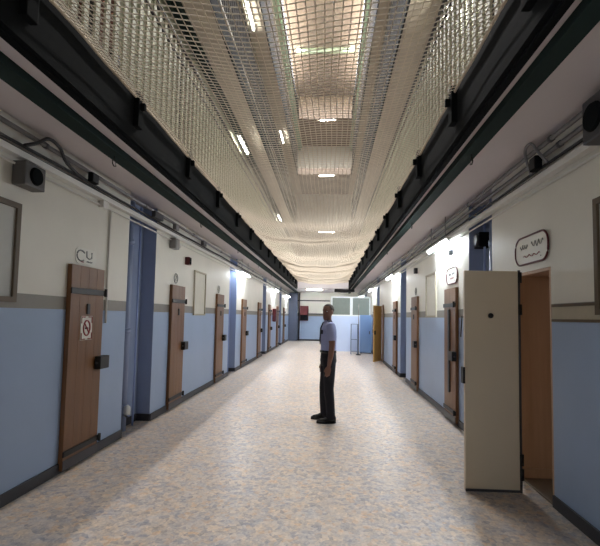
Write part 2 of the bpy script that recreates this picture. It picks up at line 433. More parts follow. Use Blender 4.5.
# ------------------------------------------------------------------ cell doors
def cell_door(name='door', wood_m=doorw_m, full=True):
    r = empty(name, (0, 0, 0))
    w = .62
    mb = MB()
    n = 4
    for i in range(n):
        a = -w / 2 + i * w / n
        mb.box(a + .0008, a + w / n - .0008, -.05, -.003, .03, 2.05, .0015)
    mb.box(-w / 2 + .004, w / 2 - .004, -.042, -.003, .03, 2.045)
    mb.build('leaf', wood_m, r)
    if full:
        s = MB().box(-w / 2 - .01, w / 2 + .02, -.066, -.0505, 1.755, 1.815, .003).build('strap', iron_m, r)
        MB().tube([(w / 2 + .0, -.075, 1.745), (w / 2, -.075, 1.835)], .016).build('hinge_knuckle', iron_m, s)
        s = MB().box(-w / 2 - .01, w / 2 + .02, -.066, -.0505, .16, .215, .003).build('strap', iron_m, r)
        MB().tube([(w / 2, -.075, .15), (w / 2, -.075, .23)], .016).build('hinge_knuckle', iron_m, s)
        MB().box(-w / 2, w / 2, -.056, -.0505, .03, .125).build('kick_plate', dgrey_m, r)
        MB().box(-.025, .03, -.064, -.0505, 1.55, 1.66, .006).build('spy_hatch', iron_m, r)
    lk = MB().box(w / 2 - .13, w / 2 + .06, -.12, -.0505, .95, 1.09, .008).build('lock_box', iron_m, r)
    if full:
        MB().tube([(w / 2 - .16, -.085, 1.02), (w / 2 + .09, -.085, 1.02)], .012).build('bolt', dgrey_m, lk)
    return r
proto = cell_door('door_1')
dn = 1
DL = [(4.40, 'with a red and white prohibition notice, nearest on the left wall'), (7.16, 'just past the first blue recess on the left wall'), (10.02, 'second beyond the first blue recess on the left wall'),
      (12.95, 'first past the second blue recess, left wall'), (15.85, 'last before the third blue recess, left wall'), (18.6, 'first past the third blue recess, left wall'), (21.5, 'second past the third blue recess, left wall'), (24.6, 'nearest the end wall on the left')]
DR = [(6.87, 'with a riveted centre bar, behind the open steel door on the right wall'), (9.70, 'last before the second blue recess on the right wall'), (12.55, 'just past the second blue recess on the right wall'),
      (18.2, 'behind the propped yellow door on the right wall')]
first = True
for side, lst in ((-1, DL), (1, DR)):
    for y, t in lst:
        o = proto if first else copy_tree(proto); first = False
        o.name = f'door_{dn}'; dn += 1
        o.location = (XL if side < 0 else XR, y, 0); o.rotation_euler.z = R(90) if side < 0 else R(-90)
        tag(o, f'narrow brown plank cell door {t}', 'door', None, 'structure')
        if side > 0 and y < 7:
            mb = MB().box(-.035, .035, -.075, -.0505, .45, 1.72, .004)
            mb.build('centre_bar', dgrey_m, o)
# upper gallery doors
up = None
for k in (0, 1, 2):
    for side in (-1, 1):
        for q in range(4):
            for b in (4.40, 7.16):
                y = b + PER * q
                if up is None:
                    up = empty('door_upper', (0, 0, 0))
                    MB().box(-.36, .36, -.05, -.003, .03, 2.15).build('leaf', mat('upper_door_paint', (112, 66, 50), .5), up)
                    MB().box(.2, .34, -.1, -.05, .95, 1.1).build('lock_box', iron_m, up); o = up
                else: o = copy_tree(up)
                o.location = (XL if side < 0 else XR, y, LV[k] + .35); o.rotation_euler.z = R(90) if side < 0 else R(-90)
                l = 'left' if side < 0 else 'right'
                ix = q * 2 + (b > 5)
                tag(o, f'reddish brown cell door on the {nm[k]} gallery, {l} side, number {ix + 1} from the near end'.replace(f'number {ix + 1}', 'first second third fourth fifth sixth seventh eighth'.split()[ix]), 'door', f'cell doors of the {nm[k]} gallery, {l} side', 'structure')

# doorways: linings, dark cell beyond, leaves standing open
for n_, (a, b) in enumerate(OPEN_R):
    mb = MB()
    mb.box(XR + .002, XR + .45, b - .03, b - .002, .02, 2.02); mb.box(XR + .002, XR + .409, b - .045, b - .0305, .02, .11)            # far jamb board
    mb.box(XR + .002, XR + .45, a + .002, a + .03, .02, 2.02)
    mb.box(XR + .002, XR + .45, a + .002, b - .002, 2.02, 2.048)
    mb.box(XR + .41, XR + .45, a + .03, b - .05, .02, 2.02)              # closed inner door
    r = tag(mb.build(f'trim_{n_ + 1}', lining_w), ('brown wooden lining of the doorway beside the open steel door', 'brown wooden lining of the doorway behind the yellow door')[n_], 'door lining', kind='structure')
    MB().box(XR + .002, XR + .45, a + .002, b - .002, 0.001, .018).build('threshold', mat('threshold_stone', (120, 104, 88), .6), r)
# steel leaf
leaf = empty('open_cell_door', (1.785, 4.15, 0), 0, 'beige steel cell door standing open across the right side of the corridor', 'door')
ang = R(1.5)
lw = .49
mb = MB(); mb.box(-lw - .03, -.03, -.022, .022, .012, 2.03, .006)
lf = mb.build('leaf', leaf_m, leaf, rz=0)
MB().box(-lw - .03, -.03, -.027, -.0225, .012, .035).build('edge_strip', dgrey_m, lf)
sp = MB(); sp.tube([(-lw * .58, -.023, 1.61), (-lw * .58, -.034, 1.61)], .024, 14); sp.build('spyhole', iron_m, lf)
MB().box(-lw - .052, -lw - .031, -.03, .03, .98, 1.13, .003).build('latch', iron_m, lf)
MB().tube([(-.012, -.0, .003), (-.012, 0, 2.04)], .012, 10).build('hinge_rod', dgrey_m, leaf, True)
for z in (.16, 1.70):
    MB().tube([(-.012, 0, z), (.05, .2, z), (.14, .38, z)], .012, 8).build('hinge_arm', iron_m, leaf)
for z in (.12, .25, 1.62, 1.92):
    MB().tube([(-.012, -.012, z), (-.012, -.012, z + .1)], .021, 10).build('hinge', iron_m, leaf, True)
leaf.rotation_euler.z = ang
# yellow leaf
leaf2 = empty('open_wooden_door', (XR - .02, 15.80, 0), R(58), 'yellowish wooden door standing open near the far end of the right wall', 'door')
mb = MB()
for i in range(4): mb.box(-.03 - .15 * (i + 1) + .002, -.03 - .15 * i - .002, -.022, .022, .03, 2.0, .004)
mb.build('leaf', yellow_w, leaf2)
MB().box(-.645, -.58, -.06, -.0225, .98, 1.12).build('lock_box', iron_m, leaf2)
for z in (.15, 1.75): MB().tube([(-.015, 0, z), (-.015, 0, z + .12)], .018).build('hinge', iron_m, leaf2)

# ------------------------------------------------------------------ signs
def plaque(name, loc, rz, w, h, rim, label, words, oval=True):
    r = empty(name, loc, rz, label, 'sign')
    mb = MB(); P0 = roundrect(w, h, h * .42, 6, -.004); P1 = roundrect(w, h, h * .42, 6, -.014)
    mb.loft([P0, P1]); pl = mb.build('plate', plate_m, r)
    if rim is not None:
        MB().tube([Vector(p) + Vector((0, -.006, 0)) for p in roundrect(w, h, h * .42, 6, -.008)], .010, 6, closed=True).build('rim', rim, r, True)
    # lettering too worn to read: short cursive strokes
    for (cx, cz, ln, amp, m) in words:
        pts = []
        n = max(6, int(ln / .012))
        for i in range(n + 1):
            t = i / n
            pts.append((cx - ln / 2 + ln * t + .006 * cos(t * 22), -.0165, cz + amp * sin(t * 22) * (1 if i % 5 else 1.5)))
        MB().tube(pts, .0032, 5).build('lettering', m, r)
    MB().tube([(w * .3, -.014, -h * .33), (w * .3, -.017, -h * .33)], .006, 8).build('screw', dgrey_m, r)
    return r
wr = [(-.14, .035, .17, .018, ink_m), (.13, .045, .24, .024, ink_m), (.02, -.06, .34, .010, rink_m)]
plaque('door_sign', (XR, 4.22, 2.255), R(-90), .66, .27, dred_m, 'white oval sign with dark red rim above the open steel door', wr)
wr2 = [(-.1, .03, .12, .016, ink_m), (.08, .03, .14, .016, ink_m), (.0, -.04, .2, .010, rink_m)]
plaque('door_sign', (XR, 6.87, 2.25), R(-90), .58, .25, red_m, 'white sign with thin red rim under the bright tube, above the barred brown door', wr2)
# painted number ring over the first left door
r = empty('door_sign', (XL, 4.40, 2.16), R(90), 'faint grey C-shaped painted sign above the nearest left cell door', 'sign')
MB().loft([roundrect(.40, .17, .07, 6, -.002), roundrect(.40, .17, .07, 6, -.007)]).build('plate', plate_m, r)
MB().tube([(-.1 + .075 * cos(R(a)), -.009, .055 * sin(R(a))) for a in range(40, 325, 15)], .008, 5).build('lettering', ink_m, r)
MB().tube([(.0, -.009, .06), (.005, -.009, -.005), (.05, -.009, -.02), (.1, -.009, -.005), (.1, -.009, .055)], .007, 5).build('lettering', ink_m, r)
MB().tube([(.01 + .02 * k, -.009, -.055 + .008 * (k % 2)) for k in range(6)], .006, 5).build('lettering', ink_m, r)
MB().tube([(-.1 + .018 * k, -.009, -.066 + .006 * (k % 2)) for k in range(4)], .004, 5).build('lettering', rink_m, r)
def small_ring(x, y, rz, label, R_=.085):
    r = empty('door_sign', (x, y, 2.17), rz, label, 'sign')
    MB().tube([(R_ * cos(R(a)), -.008, R_ * .95 * sin(R(a))) for a in range(0, 360, 20)], .006, 5, closed=True).build('ring', ink_m, r)
    MB().tube([(-.02, -.008, .04), (.0, -.008, .045), (.02, -.008, .03), (-.015, -.008, -.035), (.03, -.008, -.035)], .005, 5).build('lettering', ink_m, r)
small_ring(XL, 7.1, R(90), 'small grey ring-shaped mark above the second left cell door')
small_ring(XL, 9.95, R(90), 'small grey ring-shaped mark above the third left cell door')
small_ring(XR, 9.7, R(-90), 'small grey ring-shaped mark above the third right doorway')
# prohibition notice
r = empty('prohibition_notice', (XL + .0515, 4.38, 1.405), R(90), 'red and white prohibition notice stuck on the nearest left cell door', 'sign')
MB().box(-.105, .105, -.006, -.0006, -.125, .125).build('card', plate_m, r)
mb = MB(); rd = mat('notice_red', (150, 48, 50), .5, noise=0)
for sx in (-1, 1):
    for sz in (-1, 1):
        mb.tube([(sx * .03, -.008, sz * .115), (sx * .095, -.008, sz * .115), (sx * .095, -.008, sz * .05)], .006, 4)
mb.build('corner_marks', rd, r)
MB().tube([(.06 * cos(R(a)), -.009, .078 * sin(R(a))) for a in range(0, 360, 18)], .008, 5, closed=True).build('ring', rd, r)
MB().tube([(-.045, -.009, .052), (.045, -.009, -.052)], .008, 5).build('bar', rd, r)
MB().box(-.03, .03, -.0078, -.0062, -.012, .006).build('pictogram', black_m, r)

# ------------------------------------------------------------------ framed panels on the walls
def panel(side, y0, y1, z0, z1, fm, pm, t, label):
    X = XL if side < 0 else XR; w = y1 - y0; h = z1 - z0
    r = empty('wall_panel', (X, (y0 + y1) / 2, (z0 + z1) / 2), R(90) if side < 0 else R(-90), label, 'panel')
    MB().box(-w / 2, w / 2, -.010, -.001, -h / 2, h / 2).build('board', pm, r)
    mb = MB()
    mb.box(-w / 2, w / 2, -.03, -.0105, h / 2 - t, h / 2); mb.box(-w / 2, w / 2, -.03, -.0105, -h / 2, -h / 2 + t)
    mb.box(-w / 2, -w / 2 + t, -.03, -.0105, -h / 2 + t, h / 2 - t); mb.box(w / 2 - t, w / 2, -.03, -.0105, -h / 2 + t, h / 2 - t)
    mb.build('frame', fm, r)
pb = mat('grey_panel_board', (182, 182, 176), .45, noise=.05, scale=2)
panel(-1, 2.1, 3.38, 1.64, 2.46, brown_line_m, pb, .045, 'large grey panel in a brown frame, nearest on the left wall')
panel(-1, 8.07, 8.83, 1.55, 2.42, beige_m, cream_m, .03, 'thin-framed cream panel between the second and third left doors')
panel(1, 2.0, 3.22, 1.62, 2.46, brown_line_m, pb, .045, 'large pale panel in a brown frame, nearest on the right wall')
panel(1, 7.85, 8.65, 1.6, 2.42, beige_m, cream_m, .03, 'thin-framed cream panel left of the glowing tube on the right wall')
# two brown painted lines and beige band beside the near right doorway
t = empty('trim_line', (XR, 0, 0), 0, 'beige band between two brown mouldings beside the near right doorway', 'moulding', kind='structure')
for a, z in (('line', 1.575), ('line', 1.70)):
    MB().box(-.012, -.001, 2.0, 3.86, z - .01, z + .012).build('moulding', brown_line_m, t)
MB().box(-.006, -.001, 2.0, 3.86, 1.587, 1.69).build('band', beige_m, t)

# ------------------------------------------------------------------ ledges, pipes, boxes
for s, X, l in ((-1, XL, 'left'), (1, XR, 'right')):
    a, b = sorted((X - s * .001, X - s * .075))
    o = MB().box(a, b, Y0 + .1, Y1 - .1, 2.83, 2.885, .004).build('cable_trunking', white_m)
    tag(o, f'white cable trunking along the top of the {l} wall', 'trunking')
    MB().tube([(X - s * .02, Y0 + .1, 2.775), (X - s * .02, Y1 - .1, 2.775)], .011, 8).build('conduit', white_m, o, True)
    # dark cables resting on the trunking
    for j in range(2):
        pts = []; y = Y0 + .2
        while y < Y1 - .2:
            pts.append((X - s * (.022 + .022 * j + .004 * math.sin(y * (2 + j))), y, 2.905 + .035 * j + .006 * math.sin(y * 3.1 + j * 2)))
            y += .35
        tag(MB().tube(pts, .015 - .002 * j, 6).build('cable', dark_m, None, True), f'{("thicker", "thinner")[j]} of the two black cables on the {l} wall trunking', 'cable', f'cables on the {l} trunking')
    for j, (off, z) in enumerate(((.05, 3.03), (.12, 3.075)) if s > 0 else ((.05, 3.05),)):
        p = MB().tube([(X - s * off, Y0 + .1, z), (X - s * off, Y1 - .1, z)], .021, 10).build('service_pipe', grey_m, None, True)
        tag(p, ('grey pipe high on the right wall, inner of the pair', 'grey pipe high on the right wall, outer of the pair')[j] if s > 0 else 'grey pipe under the soffit along the left wall', 'pipe')
        for q in range(12):
            y = 1.5 + 2.1 * q
            c = MB().tube([(X - s * off, y - .018, z), (X - s * off, y + .018, z)], .028, 10).build('pipe_clip', dgrey_m, p, True)

def loop_cable(name, pts, r, label, m=dark_m):
    n = 8; P = [Vector(p) for p in pts]; out = []
    for i in range(len(P) - 1):
        p0, p1, p2, p3 = P[max(i - 1, 0)], P[i], P[i + 1], P[min(i + 2, len(P) - 1)]
        for k in range(n):
            t_ = k / n
            out.append(.5 * ((2 * p1) + (p2 - p0) * t_ + (2 * p0 - 5 * p1 + 4 * p2 - p3) * t_ ** 2 + (3 * p1 - p0 - 3 * p2 + p3) * t_ ** 3))
    out.append(P[-1])
    return tag(MB().tube(out, r, 8).build(name, m, None, True), label, 'cable')
loop_cable('looped_cable', [(XL + .08, 3.3, 2.93), (XL + .10, 3.42, 3.0), (XL + .11, 3.55, 3.09), (XL + .10, 3.72, 3.08), (XL + .08, 3.85, 3.0), (XL + .06, 4.1, 2.95), (XL + .06, 4.5, 2.93)], .016, 'thick black cable looping up under the soffit above the left loudspeaker')
loop_cable('looped_cable', [(XR - .08, 3.75, 2.93), (XR - .13, 3.78, 3.02), (XR - .17, 3.84, 3.13), (XR - .16, 3.98, 3.12), (XR - .12, 4.02, 3.0), (XR - .08, 4.05, 2.93)], .013, 'grey cable bend dropping from the pipes above the near right doorway', grey_m)

def device(name, X, s, y, z, w, h, d, m, label, cat, front=None, fm=None, ball=False):
    """box on the wall, local -y towards the corridor"""
    r = empty(name, (X, y, z), R(90) if s < 0 else R(-90), label, cat)
    b_ = MB().box(-w / 2, w / 2, -d, -.001, -h / 2, h / 2, min(w, h) * .06).build('housing', m, r)
    if front == 'round':
        MB().tube([(0, -d - .001, 0), (0, -d - .02, 0)], [min(w, h) * .38, min(w, h) * .34], 20).build('grille', fm, r)
    elif front == 'box':
        MB().box(-w * .4, w * .4, -d - .006, -d - .0005, -h * .4, h * .4).build('cover', fm, r)
    if ball:
        MB().tube([(w * .85, -d * .2, 0), (w * .85, -d * .5, 0), (w * .85, -d * .9, 0), (w * .85, -d, 0)], [.03, .05, .045, .02], 12).build('lamp_globe', white_m, r, True)
        MB().tube([(w * .5, -.03, 0), (w * .85, -.03, 0)], .012).build('stem', dgrey_m, r)
    return r
sp_m = mat('speaker_body', (92, 90, 88), .6)
device('loudspeaker', XL, -1, 3.40, 2.70, .25, .20, .12, sp_m, 'grey box loudspeaker with round dark front high on the near left wall', 'speaker', 'round', black_m)
device('wall_unit', XL, -1, 6.86, 2.72, .20, .17, .10, grey_m, 'grey box with a small white globe high on the wall past the first left recess', 'wall unit', 'box', grey_m, True)
device('alarm_sounder', XL, -1, 7.60, 2.53, .12, .14, .08, red_m, 'small dark red alarm sounder high on the left wall', 'alarm', 'box', black_m)
device('junction_box', XL, -1, 4.66, 2.79, .12, .08, .06, white_m, 'small white junction box under the left trunking', 'junction box')
device('switch_box', XL + .075, -1, 4.30, 2.98, .13, .10, .05, black_m, 'black switch box above the left trunking near the first door', 'switch box', 'box', dark_m)
device('bracket_box', XL + .075, -1, 6.75, 2.97, .14, .09, .06, grey_m, 'grey box on the pipes above the globe fitting, left wall', 'junction box')
device('bracket_box', XL + .075, -1, 6.0, 2.98, .3, .09, .06, dgrey_m, 'long dark box on the pipes over the first left recess', 'junction box')
device('bracket_box', XL + .075, -1, 8.3, 2.97, .2, .09, .06, dgrey_m, 'dark box on the pipes above the thin-framed left panel', 'junction box')
device('loudspeaker', XR, 1, 2.90, 2.93, .26, .30, .20, dgrey_m, 'dark round-fronted loudspeaker under the soffit, nearest on the right wall', 'speaker', 'round', black_m)
device('loudspeaker', XR + .21, 1, 5.92, 2.64, .22, .20, .16, black_m, 'black box speaker inside the first blue recess on the right', 'speaker', 'round', dark_m)
device('switch_box', XR - .075, 1, 3.90, 2.97, .12, .12, .06, black_m, 'black switch box under the pipes above the near right doorway', 'switch box', 'box', dark_m)
device('alarm_sounder', XR, 1, 6.87, 2.62, .08, .08, .06, black_m, 'small black sounder above the red-rimmed sign on the right wall', 'alarm')
device('fire_hose_cabinet', XL, -1, 20.0, 1.60, .55, .60, .16, red_m, 'dark red cabinet on the left wall near the far end', 'cabinet', 'box', dred_m)
device('wall_unit', XR, 1, 9.6, 2.62, .10, .12, .07, dgrey_m, 'small dark unit above the third right cell door', 'wall unit')
# drop conduit beside first left door
tag(MB().tube([(XL + .016, 4.84, 2.765), (XL + .016, 4.84, 1.45)], .012, 8).build('drop_conduit', white_m, None, True), 'thin white conduit dropping beside the nearest left cell door', 'conduit')
tag(MB().tube([(XR - .016, 6.36, 1.62), (XR - .02, 6.36, 1.5), (XR - .03, 6.37, 1.32)], .010, 8).build('hanging_strap', dgrey_m, None, True), 'short dark strap hanging beside the barred right cell door', 'strap')

# drain pipes in recesses
def drain(side, a, b, label, white):
    X = XL - .21 if side < 0 else XR + .21; s = -side
    xx = X + s * .075
    r = empty('drain_pipe', (xx, a + .30, 0), 0, label, 'pipe', 'drain pipes in the wall recesses')
    MB().tube([(0, 0, 0.002), (0, 0, 3.1)], .055, 14).build('pipe', blue_m, r, True)
    for z in (.28, 1.3, 2.5):
        MB().tube([(0, 0, z), (0, 0, z + .07)], .066, 14).build('collar', blue_m, r, True)
    MB().tube([(s * .01, .30, 0.002), (s * .01, .30, 3.1)], .014, 10).build('thin_pipe', mat('pale_blue_pipe', (150, 168, 214), .3), r, True)
    if white:
        MB().tube([(s * .06, -.02, .20), (s * .075, -.02, .23), (s * .075, -.02, .31), (s * .06, -.02, .34)], [.03, .045, .045, .03], 12).build('tap_cover', white_m, r, True)
for i, (a, b) in enumerate(REC_L): drain(-1, a, b, f'blue painted drain pipe in the {["first", "second", "third", "last"][i]} left wall recess', i == 0)
for i, (a, b) in enumerate(REC_R): drain(1, a, b, f'blue painted drain pipe in the {["first", "second", "third", "last"][i]} right wall recess', False)
for o in bpy.data.objects:
    if o.name.startswith('drain_pipe') and 'group' in o.keys(): pass

# hooks on flange
hk = None
for s, X, l in ((-1, -2.095, 'left'), (1, 1.28, 'right')):
    for q in range(5):
        y = 3.95 + 2.85 * q
        pts = [(0, .0, 0), (0, .0, -.03), (0, .03, -.05), (0, .03, -.09), (0, -.01, -.10), (0, -.035, -.08), (0, -.035, -.05)]
        if hk is None: hk = MB().tube(pts, .006, 6).build('ceiling_hook', iron_m, None, True); o = hk
        else: o = hk.copy(); COL.objects.link(o)
        o.location = (X, y, 3.084)
        tag(o, f'iron hook under the dark green {l} flange, {ORD[q]} from the near end', 'hook', f'hooks on the {l} flange')

# ------------------------------------------------------------------ fluorescent lamps
def lamp_proto(L, tm, hang=0):
    r = empty('fluorescent_lamp', (0, 0, 0))
    if hang:
        for s in (-1, 1): MB().tube([(0, s * L * .35, 0), (0, s * L * .35, hang)], .007, 6).build('hanger', grey_m, r, True)
    MB().box(-.05, .05, -L / 2, L / 2, -.035, 0, .004).build('housing', white_m, r)
    MB().tube([(0, -L / 2 + .03, -.055), (0, L / 2 - .03, -.055)], .017, 10).build('tube', tm, r, True)
    for s in (-1, 1): MB().box(-.022, .022, s * (L / 2 - .015) - .015, s * (L / 2 - .015) + .015, -.075, -.035).build('tube_holder', white_m, r)
    return r
LA = lamp_proto(1.3, tube_low_m, .343); used = False
for x, y, t_, in ((XR - .16, 7.15, 'over the barred brown door on the right'), (XR - .16, 12.7, 'over the second right recess'), (XR - .16, 18.6, 'by the far booth on the right'),
                  (XL + .14, 12.35, 'past the second left recess'), (XL + .14, 19.9, 'over the dark red cabinet, left'), (XL + .14, 26.0, 'at the end of the left wall'), (XL + .14, -1.6, 'added behind the viewpoint to light the near door leaf'), (XR - .16, 25.4, 'behind the booth, right')):  # the tube behind the viewpoint is unseen, added to light the near door leaf
    o = LA if not used else copy_tree(LA); used = True
    o.location = (x, y, 2.805)
    if x > 0: pass
    tag(o, f'lit fluorescent tube under the soffit {t_}', 'lamp')
LB = lamp_proto(1.3, tube_up_m); used = False
for k, sd, y, t_ in ((1, -1, 11.4, 'lowest and nearer'), (2, -1, 10.9, 'highest, nearest'), (2, -1, 18.8, 'highest, farther'), (1, -1, 20.0, 'lowest and farther'),
                     (1, 1, 5.9, 'nearest, over the bright bars'), (2, 1, 5.2, 'upper one near the top edge')):
    x = (XL + (.19 if k == 1 else .37)) if sd < 0 else XR - .19
    o = LB if not used else copy_tree(LB); used = True
    o.location = (x, y, LV[k] - (.131 if not (k == 2 and sd < 0) else .001)); l = 'left' if sd < 0 else 'right'
    tag(o, f'fluorescent tube under the {nm[k]} gallery slab, {l} side, {t_}', 'lamp', f'tubes under the upper galleries, {l}')
LC = lamp_proto(.92, tube_end_m); used = False
for x, y, z, t_ in ((-.85, 24.6, 3.15, 'at the far end of the corridor, just below the net'), (-.20, YE + .1, LV[1], 'lowest of the three seen through the net at the far end'), (-.24, YE + .1, LV[2], 'middle of the three seen through the net at the far end'), (-.25, YE + .1, LV[3] + .0, 'highest of the three seen through the net at the far end')):
    o = LC if not used else copy_tree(LC); used = True
    o.location = (x, y, z); o.rotation_euler.z = R(90)
    tag(o, f'twin fluorescent fitting {t_}', 'lamp')
    # second tube
    b_ = MB().tube([(.045, -.43, -.055), (.045, .43, -.055)], .017, 10).build('tube', tube_end_m, o, True)

# ------------------------------------------------------------------ far end
# guard booth of the right
bx0, by0, by1 = .10, 20.0, 23.6
struct(MB().box(bx0, XR - .02, by0, by0 + .08, 0, 1.62), 'wall_booth_front', lblue_m, 'pale blue lower front wall of the booth at the far right', 'wall')
struct(MB().box(bx0, bx0 + .08, by0 + .08, by1, 0, 1.62), 'wall_booth_side', lblue_m, 'pale blue lower side wall of the booth at the far right', 'wall')
struct(MB().box(bx0, XR - .02, by1, by1 + .08, 0, 2.52), 'wall_booth_back', cream_m, 'back wall of the booth', 'wall')
def win(n_, p0, p1, z0, z1, axis, label):
    a, b = p0, p1
    r = tag(MB().box(0, 0.001, 0, .001, 0, .001).build(f'window_{n_}', white_m), label, 'window', kind='structure')
    bpy.data.objects.remove(r)
    mb = MB(); t_ = .06
    def bx(u0, u1, v0, v1, d0=0.0, d1=.07, mb=mb):
        if axis == 'x': mb.box(u0, u1, by0 + d0, by0 + d1, v0, v1)
        else: mb.box(bx0 + d0, bx0 + d1, u0, u1, v0, v1)
    bx(a, b, z0, z0 + t_); bx(a, b, z1 - t_, z1); bx(a, a + t_, z0 + t_, z1 - t_); bx(b - t_, b, z0 + t_, z1 - t_)
    o = tag(mb.build(f'window_{n_}', mat('white_frame', (232, 236, 236), .4, noise=.02)), label, 'window', kind='structure')
    m2 = MB(); bx(a + t_, b - t_, z0 + t_, z1 - t_, .03, .04, m2); m2.build('pane', pane_m, o)
win(1, bx0, 1.03, 1.62, 2.52, 'x', 'left grey pane in white frame on the front of the booth')
win(2, 1.035, XR - .02, 1.62, 2.52, 'x', 'right grey pane in white frame on the front of the booth')
win(3, by0 + .08, by1 - .02, 1.62, 2.52, 'y', 'white-framed glazing along the side of the booth')

# items before the booth
r = empty('metal_cabinet', (1.62, 19.2, 0), 0, 'mid blue metal cabinet standing before the booth by the yellow door', 'cabinet')
MB().box(-.24, .24, -.2, .2, .04, 1.68, .01).build('body', mblue_m, r)
MB().box(-.22, .22, -.215, -.2005, .07, 1.65).build('door', mblue_m, r)
MB().box(.14, .17, -.24, -.2155, .85, .98).build('handle', dgrey_m, r)
for sx in (-1, 1):
    for sy in (-1, 1): MB().box(sx * .2 - .02, sx * .2 + .02, sy * .16 - .02, sy * .16 + .02, 0, .04).build('foot', dgrey_m, r)
r = empty('metal_rack', (1.10, 18.6, 0), 0, 'blue-grey tubular rack standing in front of the booth wall', 'rack')
rm = mat('blue_grey_tube', (110, 128, 156), .4)
for sx in (-1, 1):
    for sy in (-1, 1): MB().tube([(sx * .14, sy * .14, 0), (sx * .14, sy * .14, 1.28)], .012).build('post', rm, r)
for z in (.12, .62, 1.27):
    mb = MB()
    mb.box(-.155, .155, -.155, .155, z, z + .02); mb.build('shelf', rm, r)
r = empty('barrier_post', (1.25, 18.22, 0), 0, 'slim dark upright post on a round base before the booth', 'post')
MB().tube([(0, 0, 0), (0, 0, .03), (0, 0, .05)], [.11, .1, .04], 18).build('base', dark_m, r)
MB().tube([(0, 0, .05), (0, 0, 2.15)], .014).build('pole', mat('brown_pole', (84, 70, 60), .5), r, True)

# end wall fittings
r = empty('wall_cabinet', (-1.60, Y1 - .02, 1.77), 0, 'dark red wall cabinet on the end wall beside the corner pipe', 'cabinet')
MB().box(-.27, .27, -.2, 0, -.48, .48, .01).build('body', dred_m, r)
MB().box(-.25, .25, -.215, -.2005, -.08, .45).build('door', red_m, r)
MB().box(-.25, .25, -.215, -.2005, -.45, -.11).build('lower_panel', black_m, r)
tag(MB().tube([(-1.93, Y1 - .08, 0.002), (-1.93, Y1 - .08, 3.1)], .045, 10).build('corner_pipe', dgrey_m, None, True), 'dark vertical pipe on the end wall left of the red cabinet', 'pipe')
for z, t_ in ((2.60, 'upper'), (1.74, 'lower')):
    tag(MB().box(-2.5, .05, Y1 - .05, Y1 - .001, z - .035, z + .035).build('wall_rail', dgrey_m), f'{t_} dark horizontal rail across the end wall', 'rail')
struct(MB().box(-2.595, -2.02, Y1 - .35, Y1 - .001, 0.001, 3.1), 'wall_pier', mat('pier_paint', (78, 86, 106), .5), 'dull blue pier in the far left corner', 'wall')
# ducts in the dark far right corner
tag(MB().tube([(.3, 24.2, 3.06), (.9, 24.15, 3.03), (1.4, 24.05, 3.06)], .09, 12).build('ventilation_duct', dark_m, None, True), 'dark duct under the soffit in the far right corner', 'duct')

# ------------------------------------------------------------------ the guard
skin = mat('skin', (124, 88, 72), .5, noise=.06, scale=20)
shirt_m = mat('pale_blue_shirt', (158, 166, 206), .8, noise=.06, scale=12)
trou_m = mat('navy_trousers', (18, 17, 28), .8, noise=.1)
shoe_m = mat('black_leather', (10, 10, 12), .25, noise=0)
hair_m = mat('short_grey_hair', (92, 84, 80), .9, noise=.15, scale=60)
navy_m = mat('navy_cloth', (22, 24, 46), .8, noise=0)

def ell(c, rx, ry, n=20, ax=None, tilt=0):
    c = Vector(c); out = []
    if ax is None: u, v = Vector((1, 0, 0)), Vector((0, 1, 0))
    else:
        d = Vector(ax).normalized(); u = d.cross(Vector((0, 1, 0)))
        if u.length < .2: u = d.cross(Vector((1, 0, 0)))
        u.normalize(); v = d.cross(u)
    for k in range(n):
        a = 2 * pi * k / n; out.append(c + u * rx * cos(a) + v * ry * sin(a))
    return out
def limb(mb, pts, rad, n=16):
    P = [Vector(p) for p in pts]; rings = []
    for i, p in enumerate(P):
        d = P[min(i + 1, len(P) - 1)] - P[max(i - 1, 0)]
        r_ = rad[i]; rx, ry = (r_ if isinstance(r_, tuple) else (r_, r_))
        rings.append(ell(p, rx, ry, n, d))
    mb.loft(rings)
ARM = {s: [(s * .155, .0, 1.455), (s * .205, .005, 1.42), (s * .235, .01, 1.30), (s * .245, .022, 1.17), (s * .25, .018, 1.13), (s * .255, .002, 1.0), (s * .258, -.018, .89), (s * .258, -.024, .85)] for s in (-1, 1)}
ARM_R = [.055, .06, .052, .045, .044, .040, .030, .027]
LEG = {-1: [(-.085, .01, .93), (-.095, -.005, .70), (-.105, -.03, .49), (-.118, -.025, .30), (-.13, -.01, .09)],
        1: [(.085, .01, .93), (.095, .012, .70), (.105, .008, .49), (.118, .025, .30), (.13, .04, .09)]}
FOOT = {-1: (-.13, -.01), 1: (.13, .04)}
def remesh(o, v, sm=4):
    m = o.modifiers.new('remesh', 'REMESH'); m.mode = 'VOXEL'; m.voxel_size = v; m.use_smooth_shade = True
    s = o.modifiers.new('smooth', 'SMOOTH'); s.factor = .5; s.iterations = sm
HY = R(48)
def turn(mb):
    # turn the head on the neck towards the camera
    for v in mb.bm.verts:
        f = min(1, max(0, (v.co.z - 1.50) / .05))
        if f > 0 and abs(v.co.x) < .12:
            M = Matrix.Rotation(HY * f, 3, 'Z'); c = v.co.copy(); w = M @ Vector((c.x * .95, c.y, 0)); v.co = Vector((w.x, w.y, c.z))
    return mb
